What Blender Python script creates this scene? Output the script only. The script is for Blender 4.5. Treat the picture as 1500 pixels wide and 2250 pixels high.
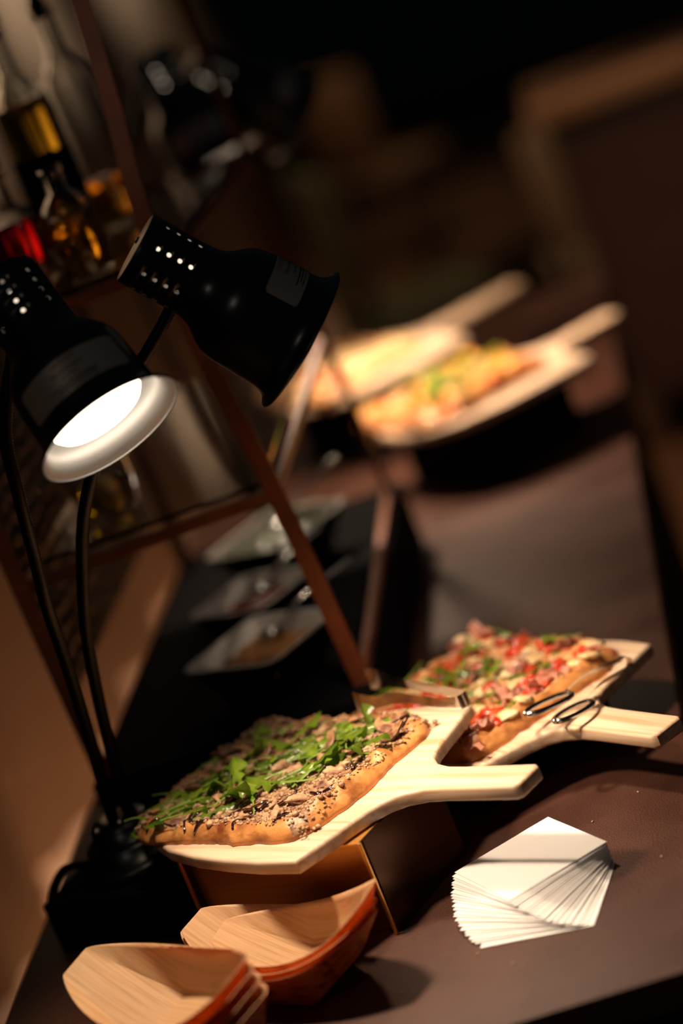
import bpy, bmesh, math, random
from mathutils import Vector, Matrix, Quaternion, noise
R = math.radians
for o in list(bpy.data.objects):
    bpy.data.objects.remove(o, do_unlink=True)
scene = bpy.context.scene
COL = scene.collection

# ------------------------------------------------------------------ camera
PITCH, ROLL, YAW = R(15), R(22), R(10)
CAM = Vector((0, 0, 1.0))
fwd = Vector((-math.sin(YAW) * math.cos(PITCH), math.cos(YAW) * math.cos(PITCH), -math.sin(PITCH)))
rt0 = Vector((math.cos(YAW), math.sin(YAW), 0))
up0 = rt0.cross(fwd)
rt = rt0 * math.cos(ROLL) - up0 * math.sin(ROLL)
up = rt.cross(fwd)
cd = bpy.data.cameras.new('camera')
cam = bpy.data.objects.new('camera', cd)
COL.objects.link(cam)
m = Matrix((rt, up, -fwd)).transposed().to_4x4()
m.translation = CAM
cam.matrix_world = m
cd.sensor_fit = 'VERTICAL'
cd.sensor_height = 36
cd.lens = 85
cd.dof.use_dof = True
cd.dof.focus_distance = 2.40
cd.dof.aperture_fstop = 1.4
cd.clip_start = .05
scene.camera = cam

# ------------------------------------------------------------------ world, exposure
w = bpy.data.worlds.new('world')
scene.world = w
w.use_nodes = True
w.node_tree.nodes['Background'].inputs[0].default_value = (.55, .72, .85, 1)
w.node_tree.nodes['Background'].inputs[1].default_value = .012
vs = scene.view_settings
vs.view_transform = 'Standard'
vs.look = 'None'
vs.gamma = 1
vs.exposure = 0.0
vs.use_curve_mapping = False
LAMP_EMIT = 9.0          # bulb face
LAMP_BEAM = 18.0         # watts of each reflector bulb's beam


def added_spot(name, loc, target, power, color, size, blend=.6):  # bare spot added to light part of the room
    l = bpy.data.lights.new(name, 'SPOT')
    l.energy = power
    l.color = color
    l.spot_size = R(size)
    l.spot_blend = blend
    l.shadow_soft_size = .08
    o = bpy.data.objects.new(name, l)
    COL.objects.link(o)
    o.location = loc
    o.rotation_euler = (Vector(target) - Vector(loc)).to_track_quat('-Z', 'Y').to_euler()
    return o


WARM = (1, .70, .44)
for _y, _p in ((4.6, 1500), (5.8, 850), (7.2, 400), (8.8, 290)):       # lamps without fixtures, added to brighten the drape
    added_spot('added_light', (-1.18, _y, 2.3), (-1.66, _y, -.35), _p, (1, .86, .70), 34, 1.0)
added_spot('added_light', (.35, 5.45, 2.3), (-.18, 5.35, -.75), 120, (1, .62, .36), 44)  # added to warm the brown floor and sideboard front
added_spot('added_light', (-.5, 6.2, 2.3), (-.55, 6.9, -.3), 40, WARM, 40)  # extra spot, added to bring out the nearer chairs
added_spot('added_light', (-1.0, 8.8, 2.3), (-1.02, 10.0, -.2), 55, WARM, 40)  # extra spot, added for the tan chair at the back
added_spot('added_light', (-1.0, -.3, 2.3), (-.50, 2.25, .45), 13, (1, .86, .72), 34)  # added weak fill from the camera side, for sheen on shades and stickers
added_spot('added_light', (1.0, 1.8, 2.3), (-.63, 2.84, .15), 60, (1, .80, .60), 9, .8)  # narrow spot added to brighten the dishes, angled past the glass shelf

# ------------------------------------------------------------------ materials
MATS = {}


def new_mat(name):
    mt = bpy.data.materials.new(name)
    mt.use_nodes = True
    return mt, mt.node_tree, mt.node_tree.nodes['Principled BSDF']


def mat(name, c1, c2=None, rough=.5, metal=0, scale=(20, 20, 20), detail=4, lo=.35, hi=.65, bump=0, bscale=None,
        trans=0, ior=1.45, spec=.5, coat=0, rnd=0, sss=0, transl=None, rough2=None, distort=0, tmix=.22):
    if name in MATS:
        return MATS[name]
    mt, nt, b = new_mat(name)
    N, L = nt.nodes, nt.links
    b.inputs['Base Color'].default_value = (*c1, 1)
    b.inputs['Roughness'].default_value = rough
    b.inputs['Metallic'].default_value = metal
    b.inputs['Transmission Weight'].default_value = trans
    b.inputs['IOR'].default_value = ior
    b.inputs['Specular IOR Level'].default_value = spec
    b.inputs['Coat Weight'].default_value = coat
    tc = N.new('ShaderNodeTexCoord')
    mp = N.new('ShaderNodeMapping')
    mp.inputs['Scale'].default_value = scale
    L.new(tc.outputs['Object'], mp.inputs[0])
    out = None
    if c2 is not None:
        nz = N.new('ShaderNodeTexNoise')
        nz.inputs['Scale'].default_value = 1
        nz.inputs['Detail'].default_value = detail
        nz.inputs['Distortion'].default_value = distort
        L.new(mp.outputs[0], nz.inputs['Vector'])
        rp = N.new('ShaderNodeValToRGB')
        rp.color_ramp.elements[0].position = lo
        rp.color_ramp.elements[1].position = hi
        rp.color_ramp.elements[0].color = (*c1, 1)
        rp.color_ramp.elements[1].color = (*c2, 1)
        L.new(nz.outputs['Fac'], rp.inputs[0])
        out = rp.outputs[0]
        if rough2 is not None:
            mr = N.new('ShaderNodeMapRange')
            mr.inputs[3].default_value = rough
            mr.inputs[4].default_value = rough2
            L.new(nz.outputs['Fac'], mr.inputs[0])
            L.new(mr.outputs[0], b.inputs['Roughness'])
    if rnd:
        oi = N.new('ShaderNodeObjectInfo')
        hs = N.new('ShaderNodeHueSaturation')
        mr = N.new('ShaderNodeMapRange')
        mr.inputs[3].default_value = 1 - rnd
        mr.inputs[4].default_value = 1 + rnd
        L.new(oi.outputs['Random'], mr.inputs[0])
        L.new(mr.outputs[0], hs.inputs['Value'])
        if out:
            L.new(out, hs.inputs['Color'])
        else:
            hs.inputs['Color'].default_value = (*c1, 1)
        out = hs.outputs[0]
    if out:
        L.new(out, b.inputs['Base Color'])
    if bump:
        nb = N.new('ShaderNodeTexNoise')
        nb.inputs['Scale'].default_value = 1
        nb.inputs['Detail'].default_value = 5
        mp2 = N.new('ShaderNodeMapping')
        mp2.inputs['Scale'].default_value = bscale or scale
        L.new(tc.outputs['Object'], mp2.inputs[0])
        L.new(mp2.outputs[0], nb.inputs['Vector'])
        bp = N.new('ShaderNodeBump')
        bp.inputs['Strength'].default_value = bump
        bp.inputs['Distance'].default_value = .002
        L.new(nb.outputs['Fac'], bp.inputs['Height'])
        L.new(bp.outputs[0], b.inputs['Normal'])
    if transl:
        tr = N.new('ShaderNodeBsdfTranslucent')
        tr.inputs[0].default_value = (*transl, 1)
        mx = N.new('ShaderNodeMixShader')
        mx.inputs[0].default_value = tmix
        L.new(b.outputs[0], mx.inputs[1])
        L.new(tr.outputs[0], mx.inputs[2])
        L.new(mx.outputs[0], N['Material Output'].inputs[0])
    if sss:
        b.inputs['Subsurface Weight'].default_value = sss
        b.inputs['Subsurface Radius'].default_value = (.006, .003, .0015)
    MATS[name] = mt
    return mt


def emit_mat(name, col, s):
    mt, nt, b = new_mat(name)
    b.inputs['Base Color'].default_value = (.9, .9, .9, 1)
    b.inputs['Emission Color'].default_value = (*col, 1)
    b.inputs['Emission Strength'].default_value = s
    return mt


M_TABLE = mat('dark_leatherette_top', (.046, .0145, .0085), (.080, .032, .020), .45, scale=(9, 9, 9), detail=8, bump=.55,
              bscale=(420, 420, 420), rough2=.6, spec=.32)
M_BLACK = mat('black_paint', (.0035, .0045, .006), rough=.32, spec=.45)
M_BLACKM = mat('matte_black', (.004, .004, .005), rough=.85, spec=.06)
M_SHADE = mat('black_lamp_enamel', (.003, .0042, .006), rough=.30, spec=.5, bump=.03, bscale=(300, 300, 300))
M_SILVER = mat('silver_lining', (.40, .40, .41), rough=.45, metal=.5, bump=.08, bscale=(900, 900, 900))
M_GOOSE = mat('black_flexible_tube', (.012, .009, .008), rough=.33, metal=.6)
M_BULB = emit_mat('glowing_bulb_face', (1, .80, .58), LAMP_EMIT)
M_CHROME = mat('polished_steel', (.62, .60, .57), rough=.13, metal=1)
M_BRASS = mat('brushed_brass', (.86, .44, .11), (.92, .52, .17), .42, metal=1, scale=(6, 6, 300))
M_PINE = mat('pale_pine', (.56, .34, .195), (.74, .54, .385), .48, scale=(4, 75, 75), detail=3, lo=.36, hi=.56, bump=.1,
             bscale=(8, 160, 160), distort=.6)
M_COPPER = mat('copper_brown_bar', (.23, .062, .022), (.16, .045, .018), .42, metal=.35, scale=(15, 15, 15))
M_NAPKIN = mat('white_paper', (.80, .78, .77), rough=.8, spec=.2, bump=.12, bscale=(350, 350, 350), rnd=.03)
M_BAMB_IN = mat('bamboo_inside', (.84, .55, .30), (.62, .36, .16), .6, tmix=.36, scale=(3, 420, 22), detail=2, lo=.40, hi=.72,
                transl=(.75, .30, .06), bump=.1, bscale=(10, 500, 200))
M_BAMB_OUT = mat('bamboo_outside', (.66, .26, .06), (.14, .035, .015), .55, tmix=.5, scale=(45, 110, 110), detail=3, lo=.52,
                 hi=.60, transl=(.8, .2, .03))
M_CRUST = mat('baked_crust', (.66, .29, .09), (.20, .05, .015), .40, scale=(34, 34, 50), detail=9, lo=.42, hi=.66,
              bump=.8, bscale=(110, 110, 110), sss=.06)
M_LEAF = mat('arugula_green', (.060, .140, .008), (.20, .28, .025), .22, scale=(60, 60, 60), lo=.4, hi=.65, rnd=.45,
             transl=(.16, .34, .02), bump=.25, bscale=(220, 220, 220), spec=.6)
M_STEM = mat('leaf_stem_green', (.22, .33, .06), rough=.35, transl=(.3, .4, .05))
M_MUSH = mat('roasted_mushroom', (.46, .25, .12), (.13, .05, .03), .32, scale=(90, 90, 90), rnd=.25, bump=.3,
             bscale=(250, 250, 250))
M_MUSHEDGE = mat('mushroom_skin', (.05, .017, .012), rough=.3)
M_BALS = mat('balsamic_glaze', (.022, .004, .004), rough=.08, spec=.8, coat=.6)
M_CRUMB = mat('cheese_crumble', (.58, .38, .22), (.24, .105, .05), .45, scale=(75, 75, 75), bump=.4,
              bscale=(500, 500, 500))
M_TOMATO = mat('roasted_tomato', (.55, .028, .012), (.62, .10, .03), .22, scale=(60, 60, 60), rnd=.25, spec=.6, sss=.1)
M_HAM = mat('pink_ham', (.62, .22, .15), (.74, .40, .28), .35, scale=(70, 70, 70), rnd=.15)
M_CHEESE = mat('melted_cheese', (.80, .50, .20), (.86, .66, .40), .38, scale=(50, 50, 50), bump=.3,
               bscale=(200, 200, 200), rnd=.15)
M_SQUASH = mat('roast_squash', (.75, .30, .04), (.80, .44, .10), .4, scale=(60, 60, 60), rnd=.2)
M_GLASS = mat('clear_glass', (.95, .97, .96), rough=.03, trans=1, ior=1.45)
M_CERAM = mat('white_ceramic', (.72, .68, .62), rough=.25)
M_STICK = mat('silver_sticker', (.50, .40, .33), rough=.30, metal=.6)
M_PRINTR = mat('red_print', (.35, .02, .012), rough=.5)
M_PRINTK = mat('black_print', (.006, .006, .006), rough=.5)
M_CURT = mat('beige_drape', (.40, .29, .20), (.30, .205, .135), .85, scale=(1.2, 1.5, .35), lo=.3, hi=.7, spec=.1)
M_FLOOR = mat('brown_floor', (.20, .095, .042), (.11, .05, .024), .55, scale=(7, .9, 1), lo=.35, hi=.65)
M_TEAL = mat('dark_teal_wall', (.05, .085, .09), rough=.8)
M_WALNUT = mat('walnut_wood', (.075, .032, .02), (.05, .02, .013), .5, scale=(3, 30, 30))
M_TAN = mat('tan_wood', (.34, .19, .10), (.26, .14, .07), .5, scale=(3, 30, 30))
M_BEIGEFAB = mat('beige_fabric', (.42, .29, .18), rough=.9, spec=.1)
M_OLIVEFAB = mat('olive_fabric', (.13, .125, .07), rough=.9, spec=.1)


def liquid(name, c, rough=.05):
    return mat(name, c, rough=rough, trans=.85, ior=1.33)


# ------------------------------------------------------------------ helpers
def obj(name, bm_or_mesh, material, parent=None, smooth=True, loc=None, rot=None):
    if isinstance(bm_or_mesh, bmesh.types.BMesh):
        me = bpy.data.meshes.new(name)
        bm_or_mesh.normal_update()
        bm_or_mesh.to_mesh(me)
        bm_or_mesh.free()
    else:
        me = bm_or_mesh
    if not me.materials:
        for q in (material if isinstance(material, (list, tuple)) else [material]):
            me.materials.append(q)
    if smooth:
        for p in me.polygons:
            p.use_smooth = True
    o = bpy.data.objects.new(name, me)
    COL.objects.link(o)
    if parent:
        o.parent = parent
    if loc is not None:
        o.location = loc
    if rot is not None:
        o.rotation_euler = rot
    return o


def tag(o, label, cat, group=None):
    o['label'] = label
    o['category'] = cat
    if group:
        o['group'] = group
    return o


def thing(name, label, cat, loc=(0, 0, 0), rz=0, group=None):
    o = bpy.data.objects.new(name, None)
    o.empty_display_size = .02
    COL.objects.link(o)
    o.location = loc
    o.rotation_euler = (0, 0, rz)
    return tag(o, label, cat, group)


def struct(o):
    o['kind'] = 'structure'
    return o


def bm_box(c, s, bevel=0, seg=2, rz=0, bm=None):
    bm = bm or bmesh.new()
    t = bmesh.new()
    bmesh.ops.create_cube(t, size=1, matrix=Matrix.Diagonal((*s, 1)))
    if bevel:
        bmesh.ops.bevel(t, geom=t.edges[:], offset=bevel, segments=seg, affect='EDGES', profile=.5)
    bmesh.ops.transform(t, matrix=Matrix.Translation(c) @ Matrix.Rotation(rz, 4, 'Z'), verts=t.verts)
    me = bpy.data.meshes.new('t')
    t.to_mesh(me)
    t.free()
    bm.from_mesh(me)
    bpy.data.meshes.remove(me)
    return bm


def bm_lathe(prof, seg=40, bm=None, mtx=None, cap0=False, cap1=False):
    bm = bm or bmesh.new()
    rings = []
    for (r, z) in prof:
        if r < 1e-6:
            rings.append([bm.verts.new((0, 0, z))])
        else:
            rings.append([bm.verts.new((r * math.cos(2 * math.pi * i / seg), r * math.sin(2 * math.pi * i / seg), z)) for
                          i in range(seg)])
    for a, b in zip(rings, rings[1:]):
        for i in range(seg):
            j = (i + 1) % seg
            if len(a) == 1 and len(b) == 1:
                continue
            if len(a) == 1:
                bm.faces.new((a[0], b[j], b[i]))
            elif len(b) == 1:
                bm.faces.new((a[i], a[j], b[0]))
            else:
                bm.faces.new((a[i], a[j], b[j], b[i]))
    if cap0 and len(rings[0]) > 1:
        bm.faces.new(list(reversed(rings[0])))
    if cap1 and len(rings[-1]) > 1:
        bm.faces.new(rings[-1])
    if mtx:
        bmesh.ops.transform(bm, matrix=mtx, verts=[v for rg in rings for v in rg])
    return bm


def catmull(pts, n):
    pts = [Vector(p) for p in pts]
    P = [pts[0] * 2 - pts[1]] + pts + [pts[-1] * 2 - pts[-2]]
    out = []
    for i in range(1, len(P) - 2):
        p0, p1, p2, p3 = P[i - 1:i + 3]
        for k in range(n):
            t = k / n
            out.append(.5 * ((2 * p1) + (p2 - p0) * t + (2 * p0 - 5 * p1 + 4 * p2 - p3) * t * t + (
                    3 * p1 - p0 - 3 * p2 + p3) * t ** 3))
    out.append(pts[-1].copy())
    return out


def resample(pts, step):
    out = [pts[0].copy()]
    acc = 0
    for a, b in zip(pts, pts[1:]):
        d = (b - a).length
        while acc + d >= step:
            t = (step - acc) / d
            a = a.lerp(b, t)
            out.append(a.copy())
            d = (b - a).length
            acc = 0
        acc += d
    return out


def frames(pts):
    T = []
    for i in range(len(pts)):
        a = pts[max(0, i - 1)]
        b = pts[min(len(pts) - 1, i + 1)]
        T.append((b - a).normalized())
    n = T[0].orthogonal().normalized()
    res = []
    for i, t in enumerate(T):
        if i:
            q = T[i - 1].rotation_difference(t)
            n = q @ n
        n = (n - t * n.dot(t)).normalized()
        res.append((t, n, t.cross(n)))
    return res


def bm_tube(pts, rad, seg=10, bm=None, cap=True):
    bm = bm or bmesh.new()
    pts = [Vector(p) for p in pts]
    fr = frames(pts)
    rings = []
    for i, (p, (t, n, b)) in enumerate(zip(pts, fr)):
        r = rad(i / (len(pts) - 1), i) if callable(rad) else rad
        rings.append([bm.verts.new(p + n * r * math.cos(2 * math.pi * k / seg) + b * r * math.sin(2 * math.pi * k / seg))
                      for k in range(seg)])
    for a, b in zip(rings, rings[1:]):
        for i in range(seg):
            j = (i + 1) % seg
            bm.faces.new((a[i], a[j], b[j], b[i]))
    if cap:
        bm.faces.new(list(reversed(rings[0])))
        bm.faces.new(rings[-1])
    return bm


def bm_prism(outline, z0, z1, bevel=0, seg=2):
    bm = bmesh.new()
    vs_ = [bm.verts.new((x, y, z0)) for x, y in outline]
    f = bm.faces.new(vs_)
    r = bmesh.ops.extrude_face_region(bm, geom=[f])
    bmesh.ops.translate(bm, vec=(0, 0, z1 - z0), verts=[g for g in r['geom'] if isinstance(g, bmesh.types.BMVert)])
    bmesh.ops.recalc_face_normals(bm, faces=bm.faces)
    if bevel:
        es = [e for e in bm.edges if len(e.link_faces) == 2 and e.calc_face_angle(0) > .6 and
              abs(e.verts[0].co.z - e.verts[1].co.z) < 1e-6]
        bmesh.ops.bevel(bm, geom=es, offset=bevel, segments=seg, affect='EDGES', profile=.5)
    return bm


def bar_between(p, q, wx, wy, bm=None, bevel=.001):
    """flat bar: square section swept along p->q"""
    p, q = Vector(p), Vector(q)
    d = q - p
    bm2 = bm_box((0, 0, 0), (wx, wy, d.length), bevel, 1)
    mt = Matrix.Translation((p + q) / 2) @ d.to_track_quat('Z', 'Y').to_matrix().to_4x4()
    bmesh.ops.transform(bm2, matrix=mt, verts=bm2.verts)
    return bm2


def auto_smooth(o, ang=35):
    for e in o.data.edges:
        pass
    bm = bmesh.new()
    bm.from_mesh(o.data)
    for e in bm.edges:
        if len(e.link_faces) == 2 and e.calc_face_angle(0) > R(ang):
            e.smooth = False
    bm.to_mesh(o.data)
    bm.free()
    return o


def copy_tree(o, parent=None):
    c = o.copy()
    COL.objects.link(c)
    if parent:
        c.parent = parent
    for ch in list(o.children):
        copy_tree(ch, c)
    return c


# ================================================================== THE ROOM
FL = -.75
struct(obj('floor', bm_box((0, 7, FL - .05), (12, 16, .1)), M_FLOOR, smooth=False))
struct(obj('wall_back', bm_box((0, 13.6, .75), (12, .1, 3.0)), M_TEAL, smooth=False))
struct(obj('baseboard_back', bm_box((0, 13.52, FL + .09), (12, .05, .18), .01), M_WALNUT, smooth=False))
bm = bmesh.new()                                     # pleated drape along the left side of the room
prev = None
for i in range(241):
    y = 1.2 + i * 9.3 / 240
    x = -1.62 + .045 * math.sin(y * 11 + 1.2 * math.sin(y * 2.3)) + .02 * math.sin(y * 29)
    a, b = bm.verts.new((x, y, FL)), bm.verts.new((x + .015 * math.sin(y * 7), y, 2.2))
    if prev:
        bm.faces.new((prev[0], a, b, prev[1]))
    prev = (a, b)
o = obj('wall_left', bm, M_CURT)
sd = o.modifiers.new('thick', 'SOLIDIFY')
sd.thickness = .01
struct(o)
o['label'] = 'beige drape hanging in soft pleats'

# far furniture
sb = thing('sideboard', 'dark brown sideboard with a tan wooden top', 'sideboard', (.52, 6.2, FL))
obj('top', bm_box((0, 0, .905), (1.56, .5, .05), .006), M_TAN, sb, False)
obj('body', bm_box((0, 0, .50), (1.48, .44, .76), .006), M_WALNUT, sb, False)
obj('plinth', bm_box((0, 0, .06), (1.40, .38, .12), .004), M_BLACKM, sb, False)
for k in (-.49, 0, .49):
    d = obj('door', bm_box((k, -.226, .5), (.46, .016, .70), .004), M_WALNUT, sb, False)
    obj('knob', bm_lathe([(0, -.02), (.012, -.018), (.014, -.008), (.006, 0)], 12,
                         mtx=Matrix.Translation((k + .18, -.236, .55)) @ Matrix.Rotation(R(-90), 4, 'X')), M_TAN, d)


def chair(label, loc, rz, fab, wood):
    t = thing('dining_chair', label, 'chair', loc, rz)
    obj('seat', bm_box((0, 0, .45), (.44, .44, .07), .02), fab, t)
    obj('backrest', bm_box((0, .20, .76), (.42, .05, .44), .02), fab, t)
    for sx in (-1, 1):
        obj('leg', bar_between((sx * .19, -.19, 0), (sx * .19, -.19, .42), .035, .035), wood, t, False)
        obj('leg', bar_between((sx * .19, .23, 0), (sx * .19, .19, .95), .035, .035), wood, t, False)
    return t


chair('beige upholstered dining chair beside the brown sideboard', (-.20, 6.85, FL), R(188), M_BEIGEFAB, M_BLACKM).scale = (.8, .8, .8)
chair('olive upholstered dining chair in the dark part of the room', (-.76, 6.80, FL), R(112), M_OLIVEFAB, M_BLACKM).scale = (.9, .9, .9)
chair('tan wooden dining chair standing near the back wall', (-1.02, 9.85, FL), R(140), M_TAN, M_TAN).scale = (.85, .85, .85)

# ================================================================== BUFFET TABLE
tb = thing('buffet_table', 'long buffet table with dark reddish brown leatherette top', 'table', (-.545, 3.2, FL))
TX0, TX1, TY0, TYS, TY1 = -.922, -.168, 1.881, 2.735, 4.75


def tpanel(y0, y1):
    b = bm_box(((TX0 + TX1) / 2 + .545, (y0 + y1) / 2 - 3.2, -FL - .0175), (TX1 - TX0, y1 - y0 - .0012, .035), .003, 2)
    return auto_smooth(obj('tabletop_panel', b, M_TABLE, tb))


tpanel(TY0, TYS)
tpanel(TYS, TY1)
obj('skirt', bm_box((0, 0.115, -FL / 2 - .02), (.70, 2.80, -FL - .045), .004), M_BLACKM, tb, False)
for sx in (-.33, .33):
    for y in (-1.27, 1.5):
        obj('leg', bm_box((sx, y, .012), (.05, .05, .024), .004), M_BLACK, tb, False)

# ================================================================== RISERS
FD = Vector((-.887, .462, 0))          # along the front of the brass riser
BD = Vector((.462, .887, 0))
C0 = Vector((-.479, 2.124, 0))
RW, RD_, RH = .235, .150, .1035


def metal_riser(label, corner, fd, bd, w_, d_, h, material, side):
    ctr = corner + fd * w_ / 2 + bd * d_ / 2
    rz = math.atan2(-fd.y, -fd.x)
    t = thing('metal_riser', label, 'riser', ctr, rz)
    th = .0032
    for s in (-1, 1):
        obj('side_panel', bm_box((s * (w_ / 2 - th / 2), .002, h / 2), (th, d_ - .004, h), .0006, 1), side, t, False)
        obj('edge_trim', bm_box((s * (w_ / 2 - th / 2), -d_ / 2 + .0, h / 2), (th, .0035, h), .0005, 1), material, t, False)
    obj('top_panel', bm_box((0, 0, h - th / 2), (w_ - 2 * th, d_, th), .0006, 1), material, t, False)
    obj('front_panel', bm_box((0, -d_ / 2 + .012, (h - th) / 2), (w_ - 2 * th, .002, h - th), .0004, 1), material, t, False)
    obj('back_panel', bm_box((0, d_ / 2 - .012, (h - th) / 2), (w_ - 2 * th, .002, h - th), .0004, 1), material, t, False)
    return t


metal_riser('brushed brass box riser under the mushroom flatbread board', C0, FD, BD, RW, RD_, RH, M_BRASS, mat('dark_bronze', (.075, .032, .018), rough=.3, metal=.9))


def block(name, label, cat, c, s, rz=0, m_=None):
    return tag(obj(name, bm_box((0, 0, s[2] / 2), s, .003), m_ or M_BLACKM, None, False, c, (0, 0, rz)), label, cat)


block('riser_block', 'black riser block under the twin heat lamp beside the bamboo boats', 'riser', (-.772, 2.378, 0), (.165, .16, .06), R(-22))
block('platform', 'long low black platform carrying the copper bar shelf', 'platform', (-.666, 2.945, 0), (.344, .825, .10))


# ================================================================== PIZZA PEELS
def peel_outline(hl=.182, bl=1.0):
    half = [(0.0, .154), (.010, .117), (.016, .088), (.023, .060), (.032, .042), (.046, .030), (.066, .0235), (.09, .022),
            (hl - .006, .022), (hl, .017)]
    left = [(-.05, .156), (-.10, .152), (-.15, .145), (-.20, .132), (-.24, .112), (-.268, .080), (-.282, .040),
            (-.285, 0)]
    left = [(x * bl, y) for x, y in left]
    pts = list(half) + [(x, -y) for x, y in reversed(half)] + [(x, -y) for x, y in left] + [(x, y) for x, y in
                                                                                         reversed(left[:-1])]
    return pts


def peel(label, loc, rz, hl=.182, th=.016, bl=1.0):
    bm_ = bm_prism(peel_outline(hl, bl), -th, 0, .004, 3)
    o_ = obj('pizza_peel', bm_, M_PINE, None, True, loc, (0, 0, rz))
    auto_smooth(o_, 40)
    return tag(o_, label, 'pizza peel')


A1 = math.atan2(-.568, .823)
P1 = Vector((-.4505, 2.220, .12))
Z2 = .071
P2 = Vector((-.291, 2.378, Z2))
A2 = R(-48.7)
P4, A4 = Vector((-.283, 3.733, .12)), R(39)
P3, A3 = Vector((-.49, 4.09, .14)), R(40)
peel('pale pine pizza peel under the mushroom and arugula flatbread', P1, A1)
peel('pale pine pizza peel under the tomato and ham flatbread', P2, A2, bl=.91)
peel('long handled pine peel under the pale cheese flatbread', P3, A3, .25)
peel('pine pizza peel under the squash and greens flatbread', P4, A4)


def riser_under(label, P, A, h, w_=.2, d_=.2, m_=None):
    c = P + Vector((math.cos(A), math.sin(A), 0)) * -.12
    return block('riser_block', label, 'riser', (c.x, c.y, 0), (w_, d_, h), A, m_)


riser_under('low dark wooden block under the tomato flatbread board', P2, A2, Z2 - .0162, .17, .2, M_BLACKM)
riser_under('black riser block under the pale cheese flatbread board', P3, A3, .1238)
riser_under('black riser block under the squash flatbread board', P4, A4, .1038)


# ================================================================== FLATBREADS
def make_crust_mesh(hx, hy, seed, h_in=.012, rim=.007, wob=.008):
    rnd = random.Random(seed)
    NA, NR = 150, 34
    ph = rnd.random() * 50
    bm_ = bmesh.new()
    lay = bm_.loops.layers.float_color.new('zone') if hasattr(bm_.loops.layers, 'float_color') else None

    def bound(a):
        n = 7
        c, s = math.cos(a), math.sin(a)
        r = 1 / ((abs(c / hx) ** n + abs(s / hy) ** n) ** (1 / n))
        r += wob * noise.noise(Vector((c * 2.2 + ph, s * 2.2, seed))) + .0040 * noise.noise(
            Vector((c * 9 + ph, s * 9, seed))) + .0018 * noise.noise(Vector((c * 24, s * 24 + ph, seed)))
        return r * c, r * s

    rows = []
    prof = []
    for k in range(NR):
        s = k / (NR - 1)
        prof.append(s)
    hmap = {}
    for k, s in enumerate(prof):
        row = []
        ss = 1 - (1 - s) ** 1.5
        for i in range(NA):
            a = 2 * math.pi * i / NA
            bx, by = bound(a)
            x, y = bx * ss, by * ss
            R0 = math.hypot(bx, by)
            d = (1 - ss) * min(hx, hy)              # approx. distance to rim
            lump = noise.noise(Vector((x * 45 + ph, y * 45, 3.1)))
            fine = noise.noise(Vector((x * 130 + ph, y * 130, 7.7)))
            z = h_in + .0030 * lump + .0014 * fine
            rr = .016
            bumpw = math.exp(-((d - .013) / .011) ** 2)
            z += rim * bumpw * (.70 + 1.1 * noise.noise(Vector((math.cos(a) * 5 + ph, math.sin(a) * 5, 1))))
            if d < rr:
                q = 1 - d / rr
                z = z * math.sqrt(max(0, 1 - q ** 2.6)) + .0006
            row.append(bm_.verts.new((x, y, z)))
            if k == 0:
                break
        rows.append(row)
    for k in range(1, NR):
        for i in range(NA):
            j = (i + 1) % NA
            if k == 1:
                bm_.faces.new((rows[0][0], rows[1][i], rows[1][j]))
            else:
                bm_.faces.new((rows[k - 1][i], rows[k][i], rows[k][j], rows[k - 1][j]))
    bm_.faces.new(list(reversed(rows[-1])))
    bmesh.ops.recalc_face_normals(bm_, faces=bm_.faces)
    return bm_


def height_fn(mesh):
    from mathutils.bvhtree import BVHTree
    bvh = BVHTree.FromPolygons([v.co.copy() for v in mesh.vertices], [tuple(p.vertices) for p in mesh.polygons])

    def h(x, y):
        hit = bvh.ray_cast(Vector((x, y, .2)), Vector((0, 0, -1)))
        return hit[0].z if hit[0] else .003
    return h


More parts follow.
